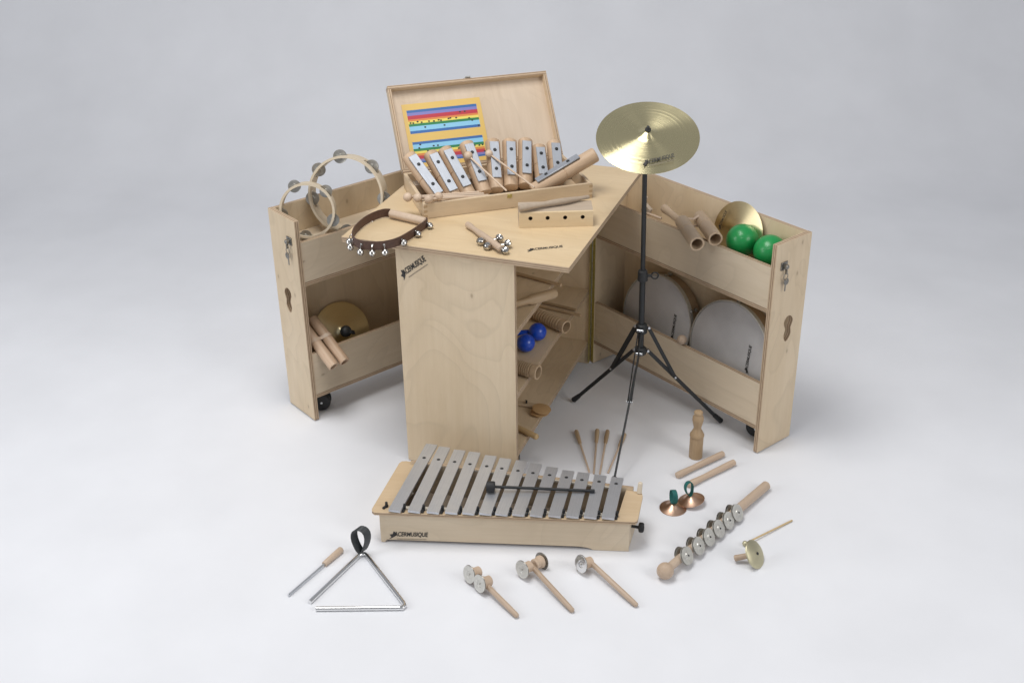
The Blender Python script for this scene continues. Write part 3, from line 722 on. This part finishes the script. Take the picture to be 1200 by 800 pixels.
def drum(label, x, R, lean=.17):
    zc = V((0, 0, 1)); n = (-nR*math.cos(lean)+zc*math.sin(lean))
    up_ = (zc*math.cos(lean)+nR*math.sin(lean))
    c = PR(x, .060, .0905) + up_*R*.0 + V((0, 0, R*math.cos(lean)+(.005 if x < .4 else .014)))
    M = frame(c, up_.cross(n), y=up_)
    t = thing('frame_drum', label, 'frame drum', M, 'grey-skinned frame drums in the right wing')
    obj('shell', B().lathe([(R-.007, -.05), (R-.001, -.05), (R-.001, -.004), (R-.007, -.004)], 72, 0, None, cap=False).lathe([(R-.007, -.004), (R-.007, -.05)], 72, 0, None, cap=False), TAN, t)
    obj('skin', B().lathe([(0, .0012), (R*.5, .0012), (R-.006, .0008), (R-.001, -.001), (R, -.006), (R, -.009)], 72, 0, None, cap=False), SKIN, t, None, 60)
    b = B().lathe([(R+.0003, -.013), (R+.0026, -.013), (R+.0034, -.006), (R+.0030, .0018), (R-.0004, .0022), (R-.0008, -.001)], 72, 0, None, cap=False)
    obj('rim', b, LTIN, t)
    for k in range(6):
        a = PI/6+k*PI/3; b = B(); q = T((math.cos(a)*(R+.004), math.sin(a)*(R+.004), 0)) @ Matrix.Rotation(a, 4, 'Z')
        b.box((-.002, -.006, -.034), (.006, .006, -.022), 0, q); b.rod(q @ V((.002, 0, -.03)), q @ V((.002, 0, -.004)), .002, seg=8); b.box((-.0015, -.005, -.012), (.004, .005, -.003), 0, q)
        obj('tension_bracket', b, TIN, t)
    logo(t, frame((R*.60, -.044, .0016), (-.03, 1, 0), y=(-1, 0, 0)), .090, .013, sub=False)
    return t
drum('frame drum nearer the hinge in the right wing, behind the stand pole', .240, .143)
drum('frame drum next to the right end panel, standing in the lower bay', .539, .148)
mallet('wooden ball mallet poking over the lower right rail between the two drums', PR(.402, .006, .2475), PR(.380, .030, .10), .0150, .005)

# ================================================================ things on the cabinet shelves (right side)
def guiro(label, a, b_, r, ribs):
    a, b_ = V(a), V(b_); M = axis_frame(b_, a-b_); L = (a-b_).length
    t = thing('guiro', label, 'guiro', M, 'ribbed wooden tubes on the cabinet shelf')
    pr = [(r-.006, 0), (r-.001, 0), (r, .002)]
    for k in range(ribs):
        z = .008+(L-.028)*k/ribs; s_ = (L-.028)/ribs
        pr += [(r, z), (r, z+s_*.45), (r-.0040, z+s_*.55), (r-.0040, z+s_*.9)]
    pr += [(r, L-.018), (r, L-.001), (r-.001, L), (r-.0045, L), (r-.005, L-.05), (0, L-.05)]
    obj('tube', B().lathe(pr, 28, 0), TAN if False else wood('guiro_wood', (.54, .41, .27), (.42, .29, .175), 2, .45, 1.6), t); return t
guiro('ribbed wooden tube guiro lying behind the blue maracas on the middle shelf', (.019, .405, .3010), (-.118, .472, .3010), .0205, 12)
guiro('cross-hatched wooden tube pointing out of the middle shelf in front of the blue maracas', (.027, .115, .3015), (-.13, .145, .3015), .0210, 20)
maraca('blue maraca in front on the middle shelf', (-.060, .258, .3085), (-.135, .245, .298), .0272, BLUE, 'blue maracas')
maraca('blue maraca behind its twin on the middle shelf', (-.050, .335, .3085), (-.14, .315, .298), .0272, BLUE, 'blue maracas')
def stick(label, a, b_, r, mat=TAN, prof=None, name='wooden_stick', cat='stick', group=None):
    a, b_ = V(a), V(b_); L = (b_-a).length
    p = prof(L) if prof else [(r*.75, 0), (r, r*.3), (r, L-r*.3), (r*.75, L)]
    return tag(obj(name, B().lathe(p, 20, 0), mat, None, axis_frame(a, b_-a)), label, cat, group)
stick('long round stick at the back of the middle shelf, nearest the hinge', (-.118, .545, .2855), (.030, .522, .2855), .0050)
stick('second long stick at the back of the middle shelf, behind the first', (-.125, .575, .2855), (.006, .553, .2855), .0050)
sc = lambda L: [(.010, 0), (.014, .002), (.0145, L*.30), (.0105, L*.36), (.0105, L*.55), (.0145, L*.6), (.0145, L*.97), (.012, L)]
stick('waisted wooden tone stick lying on the top shelf just under the tabletop', (-.095, .085, .4920), (.035, .245, .4920), .014, TAN, sc)
stick('thin round stick lying crosswise on the top shelf behind the waisted one', (-.125, .352, .4830), (.030, .316, .4830), .0055)
cs = thing('castanet', 'handled wooden castanet with two round shells on the bottom shelf', 'castanet', T((-.008, .232, .0895)))
for k, (z, tl) in enumerate(((.004, .0), (.014, .14))):
    obj('shell', B().lathe([(0, -.002), (.020, -.002), (.028, .002), (.0285, .004), (.020, .0075), (0, .008)], 26, 0), wood('castanet_wood', (.52, .34, .17), (.40, .24, .11), 0), cs, T((.004*k, .002*k, z)) @ Matrix.Rotation(tl, 4, 'Y'))
obj('handle', B().box((-.125, .020, .0005), (-.010, .042, .009), 0, None, .003), PALE, cs)
obj('cord', B().ribbon([V((-.06, .045, .010)), V((-.055, .036, .016)), V((-.05, .02, .0165))], (.006, 0, 0), .002), BLACK, cs)
stick('pale round stick end poking out at the front of the bottom shelf', (-.135, .168, .0985), (.030, .094, .0985), .0088, PALE if False else wood('pale_stick', (.60, .44, .24), (.48, .33, .16), 2))

# ================================================================ cymbal on its tripod stand
base = V((.2645, .347, 0))
stand = thing('cymbal_stand', 'black metal tripod stand holding the large cymbal between cabinet and right wing', 'stand', T(base))
tipz = .958; lean = V((-.011, -.004, 0))
def sp(z): return lean*max(0, (z-.36)/.6) + V((0, 0, z))
obj('lower_tube', B().rod(sp(.283), sp(.535), .0086, .0086, 20), BLACK, stand)
obj('upper_tube', B().rod(sp(.535), sp(.935), .0068, .0068, 20), BLACK, stand)
b = B(); b.rod(sp(.517), sp(.552), .0148, .0135, 20); b.rod(sp(.535), sp(.535)+V((.024, .006, 0)), .004, seg=10)
obj('clamp_collar', b, RUBBER, stand)
b = B(); c = sp(.533)+V((.033, .009, 0)); b.sweep([c+V((.0095*math.cos(2*PI*k/14), .003*math.cos(2*PI*k/14), .0095*math.sin(2*PI*k/14)+.002)) for k in range(14)], .0023, 8, 0, True)
obj('wing_bolt', b, BLACK, stand)
b = B(); b.rod(sp(.350), sp(.382), .0165, .0165, 20); b.rod(sp(.28), sp(.305), .0165, .0165, 20); 
obj('tripod_collar', b, BLACK, stand)
feet = [V((.024, .471, .006)), V((.493, .494, .006)), V((.272, .035, .006))]
for f in feet:
    q = f-base; d = V((q.x, q.y, 0)).normalized(); s_ = d.cross(V((0, 0, 1)))
    top_ = d*.020+V((0, 0, .368)); mid = d*(.115)+V((0, 0, .180)); low = d*.020+V((0, 0, .292))
    b = B(); th = d.cross(V((0, 0, 1)))
    # the leg kinks where the brace from the lower collar meets it
    j = low + (q-low)*.36
    for off_ in (-1, 1): b.ribbon([top_+s_*.0052*off_, j+s_*.0052*off_], (j-top_).normalized().cross(s_)*.010, .0022)
    b.ribbon([low, j, q*.96+low*.04], ((q-low).normalized().cross(s_)*.011), .0045)
    b.rod(j-s_*.009, j+s_*.009, .0035, seg=10, mi=1); b.rod(top_-s_*.010, top_+s_*.010, .0045, seg=10, mi=1); b.rod(low-s_*.010, low+s_*.010, .0045, seg=10, mi=1)
    lg = obj('leg', b, [BLACK, STEEL], stand)
    obj('rubber_foot', B().rod(q*.90+low*.10, q+V((0, 0, .002)), .0072, .0088, 14), RUBBER, lg)
cn = V((.097, -.411, .906)).normalized(); cc = V((.258, .350, .948))
b = B(); b.rod(V(sp(.93)), (cc-base)+cn*.020, .0035, seg=12); b.lathe([(.008, 0), (.008, .005), (.005, .008), (.004, .014), (0, .015)], 16, 1, axis_frame((cc-base)+cn*.0135, cn))
obj('tilter', b, [BLACK, RUBBER], stand)
big, Mb = cymbal('large golden crash cymbal tilted forward on top of the black stand', cc-cn*.010, cn, .1385, BRASS)
Li = Mb.inverted().to_3x3() @ V((.084, .049, .014)).normalized()
lp = Mb.inverted() @ (cc+V((.014, -.103, -.049)))
ang = math.atan2(Li.y, Li.x)
sl = .0064
b_r = math.hypot(lp.x, lp.y)
logo(big, frame((lp.x, lp.y, .0058), (math.cos(ang), math.sin(ang), .045), y=(-math.sin(ang), math.cos(ang), .06)), .090, .0165)

# ================================================================ glockenspiel on the floor
g1 = V((.965, .263, 0)).normalized(); g2 = V((-g1.y, g1.x, 0)); G = V((-.249, -.381, 0))
MG = frame(G, g1, y=g2)
gl = thing('glockenspiel', 'long box glockenspiel with thirteen silver bars in front of the cabinet', 'glockenspiel', MG)
# side boards lean with the bars; walls as polygons in (s, t)
def wall_poly(name, p, q, th, z0, z1, notch=None):
    p, q = V((*p, 0)), V((*q, 0)); d = (q-p); L = d.length
    M = frame(p, d, y=(0, 0, 1))
    ol = [(0, z0), (L, z0), (L, z1), (0, z1)]
    if notch: ol = notch(L, z0, z1)
    return obj(name, B().plate(ol, th, mi=0, edge=1, z0=-th), [PLYX, EDGE], gl, M)
nf = lambda L, z0, z1: [(0, .0015), (.010, .0015), (.016, .010), (.528, .011), (.550, .0075), (.566, .001), (L, .001), (L, z1), (0, z1)]
fw_ = wall_poly('front_board', (0, 0), (.657, 0), .010, 0, .0955, nf)
logo(fw_, frame((.022, .0185, .0003), (1, .02, 0), y=(0, 1, 0)), .106, .0185)
wall_poly('end_board', (.657, .0105), (.680, .125), .010, .001, .0955)
wall_poly('end_board', (.040, .225), (.0015, .0105), .010, .001, .0955)
wall_poly('back_board', (.668, .137), (.052, .228), .010, .008, .112)
tb = [(.668, -.010), (.6745, -.006), (.6775, .0), (.692, .105), (.690, .120), (.680, .126), (.648, .130), (.628, .022), (.052, .022), (.088, .226), (.036, .234), (.024, .232), (.018, .222), (-.0195, .006), (-.018, -.003), (-.010, -.010)]
obj('top_board', B().plate(tb, .008, mi=0, edge=1), [wood('glock_top_birch', (.62, .48, .32), (.53, .39, .24), 0, .45, 1, .06), EDGE], gl, T((0, 0, .0958)))
obj('inner_floor', B().plate([(.012, .012), (.645, .012), (.66, .12), (.06, .21)], .006), ASH, gl, T((0, 0, .014)))
obj('felt_strip', B().plate([(.045, .006), (.62, .006), (.621, .016), (.047, .016)], .0056, z0=.104), FELT, gl)
obj('felt_strip', B().plate([(.095, .213), (.622, .128), (.624, .138), (.097, .224)], .0056, z0=.1122 - .0078), FELT, gl)
b = B(); b.rod((.683, .118, .104), (.685, .122, .136), .007, .006); obj('corner_post', b, wood('clear_birch_post', (.68, .60, .48), (.6, .5, .38), 2), gl)
fr = [(.044, .305), ]
bd = [((.044, -.014), (.099, .305), (.086, .235)), ((.095, -.014), (.137, .293), (.130, .228)), ((.145, -.015), (.182, .280), (.174, .220)), ((.193, -.014), (.225, .272), (.219, .211)),
      ((.238, -.014), (.272, .257), (.263, .204)), ((.282, -.013), (.314, .245), (.308, .195)), ((.324, -.013), (.360, .236), (.352, .187)), ((.368, -.012), (.401, .225), (.397, .178)),
      ((.414, -.013), (.446, .210), (.441, .171)), ((.462, -.012), (.491, .196), (.485, .163)), ((.508, -.012), (.533, .189), (.531, .153)), ((.554, -.012), (.579, .179), (.576, .148)), ((.600, -.012), (.625, .171), (.621, .141))]
for k, (a, c, h) in enumerate(bd):
    a, c = V((*a, 0)), V((*c, 0)); L = (c-a).length; M = frame(a+V((0, 0, .1102)), (c-a).cross(V((0, 0, 1))), y=(c-a))
    hl = (V((*h, 0))-a).length; wd = .0330
    ol = rrect(-wd/2, 0, wd/2, L, .0012, 2)
    b = B().plate(ol, .0060, [circ(0, hl, .0052, 14)], 0, 0); b.box((-wd/2+.0003, .0105, .0060), (wd/2-.0003, .0112, .00615), 0, None, 0)
    br = obj('bar', b, ALU, gl, M)
    b = B(); b.lathe([(.0050, -.004), (.0050, .0060), (.0038, .0070), (0, .0072)], 12, 0, T((0, hl, 0))); obj('pin', b, BLACK, br)
    # padded post between neighbouring bars near the front
    px = (a + V((.0235 + .0008*k*0, .022, 0)))
    b = B(); b.rod((px.x, px.y, .1040), (px.x, px.y, .1215), .0040, .0036, 12); b.rod((px.x-.003, px.y-.014, .1062), (px.x+.001, px.y+.012, .1062), .0036, seg=10); obj('felt_pin', b, RUBBER, gl)
b = B(); b.rod((.018, .016, .1040), (.018, .016, .1200), .0042, .0036, 12); b.rod((.010, .006, .1065), (.020, .022, .1065), .0036, seg=10); obj('felt_pin', b, RUBBER, gl)
b = B(); b.rod((.662, .042, .052), (.683, .040, .050), .0040, seg=14); b.lathe([(.006, 0), (.0125, .002), (.0135, .005), (.0135, .012), (.011, .015), (0, .016)], 18, 0, axis_frame((.681, .040, .050), (1, -.02, -.02)))
obj('clamp_knob', b, RUBBER, gl)
# black mallet lying on the bars
h0, h1 = V((.006, -.2225, .1318)), V((.268, -.140, .1212)); M = axis_frame(h1, h0-h1); L = (h0-h1).length
bm_ = thing('black_mallet', 'black mallet with drum-shaped rubber head lying across the glockenspiel bars', 'mallet', M)
obj('stick', B().rod((0, 0, .0), (0, 0, L), .0040, .0040, 12).rod((0, 0, -.002), (0, 0, .012), .0050, .0050, 12), BLACK, bm_)
obj('head', B().lathe([(.008, -.012), (.0132, -.011), (.0146, -.008), (.0146, .008), (.0132, .011), (.008, .012), (0, .012)], 26, 0, T((0, 0, L))), RUBBER, bm_)
# four wooden-grip beaters behind it
ml = [((.085, .300), (.185, .105), 'leftmost of four thin beaters lying behind the glockenspiel, leaning left'), ((.145, .326), (.199, .102), 'second beater from the left behind the glockenspiel, nearly straight'),
      ((.176, .331), (.216, .106), 'third beater from the left behind the glockenspiel'), ((.230, .329), (.237, .118), 'rightmost beater behind the glockenspiel, crossed by the stand leg')]
for a, c, lb in ml:
    a, c = V((*a, .0075)), V((*c, .0045)); M = axis_frame(c, a-c); L = (a-c).length
    t = thing('thin_beater', lb, 'beater', M, 'thin beaters lying behind the glockenspiel')
    obj('shaft', B().rod((0, 0, 0), (0, 0, L-.060), .0029, .0031, 10), BEECH, t)
    obj('grip', B().lathe([(.0036, L-.072), (.0052, L-.066), (.0066, L-.040), (.0070, L-.012), (.0062, L-.002), (.004, L)], 14, 0), TAN, t)

# ================================================================ small instruments on the floor
# triangle with its leather loop, and its beater
tp = [(-.312, -.664), (-.279, -.466), (-.2745, -.452), (-.265, -.447), (-.256, -.452), (-.090, -.590), (-.082, -.600), (-.084, -.609), (-.096, -.613), (-.285, -.681)]
tri = thing('triangle', 'steel triangle lying flat with a black leather holding loop at its top corner', 'triangle', T((-.22, -.58, 0)))
o2 = V((.22, .58, 0))
obj('steel_rod', B().sweep([V((x, y, .0060))+o2 for x, y in tp], .0059, 14), CHROME, tri)
lp_ = []
for k in range(20):
    t_ = 2*PI*k/20; lp_.append(V((-.268, -.452, .0085)) + o2 + V((-.006, .004, .004)) + V((.0165*math.sin(t_)*(1-.45*math.cos(t_))+.002, .004*math.sin(t_), .038-.038*math.cos(t_))))
obj('holding_loop', B().ribbon(lp_, V((.009, .019, .003)), .0026, closed=True), BLEATHER, tri)
b0, b1 = V((-.375, -.658, .0052)), V((-.331, -.452, .0085)); M = axis_frame(b0, b1-b0); L = (b1-b0).length
tb_ = thing('triangle_beater', 'thin steel beater with a wooden grip lying left of the triangle', 'beater', M)
obj('rod', B().rod((0, 0, 0), (0, 0, L*.72), .0032, seg=12), STEEL, tb_); obj('grip', B().lathe([(.0065, L*.66), (.0075, L*.67), (.0086, L*.85), (.0090, L-.003), (.0070, L)], 18, 0), BEECH, tb_)

# jingle clappers
rgt = V((.941, .337, 0)).normalized(); twd = V((.337, -.941, 0)).normalized()
def clapper(label, handle, cups):
    a, c = V(handle[0]), V(handle[1]); M = axis_frame(a, c-a); iv = M.inverted(); L = (c-a).length
    t = thing('jingle_clapper', label, 'jingle clapper', M, 'jingle clappers in front of the glockenspiel')
    obj('handle', B().lathe([(.0060, -.006), (.0068, .0), (.0072, L*.8), (.0066, L-.003), (.004, L)], 8, 0), BEECH, t)
    for base_, face, r in cups:
        p, q = V(base_), V(face); h = (q-p).length; Q = iv @ axis_frame(p, q-p)
        cup = obj('cup', B().lathe([(r*.62, 0), (r*.72, .002), (r*.68, h*.45), (r*.66, h*.6), (r*.84, h*.72), (r*.86, h)], 24, 0), BEECH, t, Q)
        b = B().lathe([(.001, .0012), (r*1.14, .0012), (r*1.20, .0022), (r*1.16, .0042), (r*1.02, .0036), (r*.5, .0040), (r*.42, .0026), (.001, .0024)], 30, 0, T((0, 0, h)), cap=False, mis=[1, 1, 1, 0, 0, 0, 0])
        obj('jingle_plate', b, [CHROME if r > .0201 else LTIN, DSTEEL], cup); obj('nail', B().ball((0, 0, h+.0034), .0022, 0, 8, 6), TIN, cup)
fc = (-rgt*.93+twd*.38)
def cup_at(c, d, h, r): return (V(c)-d*h*.5, V(c)+d*h*.5, r)
d1 = (-rgt*.74+twd*.58+V((0, 0, .22))).normalized()
clapper('left jingle clapper with two cups side by side on one handle', [(.060, -.458, .022), (.196, -.548, .0072)], [cup_at((.045, -.447, .0245), d1, .030, .0200), cup_at((.083, -.472, .0245), d1, .030, .0200)])
d2 = (-rgt*.72+twd*.66+V((0, 0, .16))).normalized()
clapper('middle jingle clapper with two cups facing opposite ways', [(.170, -.372, .024), (.318, -.486, .0072)], [cup_at(V((.172, -.373, .0245))+d2*.017, d2, .026, .0200), cup_at(V((.172, -.373, .0245))-d2*.021, -d2, .026, .0198)])
d3 = (-rgt*.80+twd*.55+V((0, 0, .25))).normalized()
clapper('right jingle clapper with a single shiny cup', [(.314, -.314, .024), (.461, -.416, .0072)], [cup_at((.302, -.318, .0245), d3, .030, .0203)])

# turned wooden shaker standing upright
tag(obj('wooden_shaker', B().lathe([(.018, 0), (.0198, .002), (.0198, .070), (.0190, .072), (.0210, .074), (.0210, .080), (.0165, .088), (.0118, .098), (.0112, .104), (.0145, .118), (.0165, .128), (.0160, .138), (.0118, .146), (.0115, .148), (.0135, .151), (.0122, .156), (.006, .159), (0, .1595)], 32, 0), TAN, None, T((.457, .287, 0))),
    'turned tan wooden shaker standing upright in front of the tripod foot', 'shaker')
cl = lambda L: [(.006, 0), (.0092, .002), (.0100, L*.1), (.0082, L*.34), (.0090, L*.5), (.0098, L*.9), (.0092, L-.003), (.006, L)]
stick('rear wooden clave of the two, nearer the upright shaker', (.429, .160, .0100), (.534, .316, .0100), .0098, BEECH, cl, 'clave', 'clave', 'claves lying side by side')
stick('front wooden clave of the two, nearer the finger cymbals', (.469, .124, .0100), (.573, .282, .0100), .0098, BEECH, cl, 'clave', 'clave', 'claves lying side by side')

# copper finger cymbals with teal loops
def fcym(label, c, tilt, la):
    M = T(V(c)) @ Matrix.Rotation(tilt[0], 4, 'X') @ Matrix.Rotation(tilt[1], 4, 'Y')
    t = thing('finger_cymbal', label, 'finger cymbal', M, 'copper finger cymbals')
    p = [(.0015, .0165), (.006, .0158), (.0115, .0130), (.016, .0090), (.022, .0058), (.030, .0026), (.0375, .0008)]
    obj('shell', B().lathe(p+[(r, z-.0011) for r, z in p[::-1]], 40, 0, None, cap=False), COPPER, t, None, 60)
    lp = [V((.013*math.sin(a)*(1-.25*math.cos(a)), .004*math.sin(a), .016+.021-.021*math.cos(a))) for a in [2*PI*k/18 for k in range(18)]]
    R_ = Matrix.Rotation(la, 3, 'Z')
    obj('elastic_loop', B().ribbon([R_ @ p_ for p_ in lp], R_ @ V((0, .013, 0)), .0018, closed=True), TEAL, t)
fcym('front copper finger cymbal with teal loop, left of its twin', (.452, .016, .0012), (0, 0), 1.9)
fcym('rear copper finger cymbal with teal loop, tilted on its twin', (.494, .056, .0105), (.0, -.22), .75)

# jingle stick
j0, j1 = V((.500, -.284, .0245)), V((.681, .191, .0140)); d = (j1-j0).normalized(); L = (j1-j0).length
js = thing('jingle_stick', 'long wooden stick with six pairs of metal jingles and a ball end', 'jingle stick', axis_frame(j0, d)); iv = axis_frame(j0, d).inverted()
obj('rod', B().lathe([(.0112, .016), (.0112, L*.55), (.0128, L*.60), (.0132, L-.004), (.010, L)], 22, 0), BEECH, js)
obj('ball_end', B().ball((0, 0, 0), .0220, 0, 26, 16), BEECH, js)
sdv = d.cross(V((0, 0, 1))).normalized()
fcs = [(.531, -.214), (.550, -.163), (.567, -.116), (.585, -.071), (.601, -.025), (.619, .017)]
for k, (x, y) in enumerate(fcs):
    ax = j0 + d*((V((x, y, .025))-j0).dot(d)); tl = (rgt*.66 + twd*.45 + V((0, 0, .46+.05*math.sin(k*3)))).normalized(); tl2 = (-sdv + V((0, 0, -.30)) + d*.05).normalized()
    for s_, dr, r in ((1, tl, .0240), (-1, tl2, .0160)):
        b = B(); c0 = ax + sdv*s_*(.0090 if s_ > 0 else .0050) + V((0, 0, .004 if s_ > 0 else .006)); b.lathe(disc_prof(r), 26, 0, iv @ axis_frame(c0 + dr*.0015+V((0, 0, .003)), dr), cap=False); b.lathe(disc_prof(r), 26, 0, iv @ axis_frame(c0 + dr*.0065+V((0, 0, .003)), dr), cap=False)
        b.ball(iv @ (c0+dr*.0115+V((0, 0, .003))), .0028, 1, 10, 6, .6)
        obj('jingle', b, [LTIN if s_ > 0 else TIN, BLACK], js)
    
# small brass disc on a peg, and its thin beater
gn = (rgt*.66 + twd*.40 + V((0, 0, .56))).normalized(); gc = V((.706, -.150, .0305))
gd = thing('brass_disc', 'small dull brass disc bell on a wooden peg, lying tilted at the far right', 'disc bell', axis_frame(gc, gn)); iv = axis_frame(gc, gn).inverted()
p = [(.002, .0050), (.011, .0045), (.025, .0022), (.035, -.0005), (.038, -.003)]
obj('disc', B().lathe(p+[(r, z-.0016) for r, z in p[::-1]], 44, 0, None, cap=False), GONGB, gd, None, 60)
b = B(); b.lathe([(.003, .003), (.0042, .0062), (.002, .0080), (0, .0082)], 12, 0); obj('rivet', b, BLACK, gd)
hp = V((.654, -.163, .0125)); obj('peg', B().rod(iv @ (gc-gn*.002), iv @ hp, .0070, .0082, 16), BEECH, gd)
g0, g1_ = V((.669, -.087, .0085)), V((.771, .062, .0030)); M = axis_frame(g1_, g0-g1_); L = (g0-g1_).length
th_ = thing('thin_stick', 'very thin stick with a small brass bead lying behind the brass disc', 'beater', M)
obj('shaft', B().rod((0, 0, 0), (0, 0, L), .0024, .0024, 10), wood('pale_thin_stick', (.62, .48, .27), (.52, .38, .2), 2), th_); obj('bead', B().ball((0, 0, L), .0078, 0, 16, 10, .9), GONGB, th_)
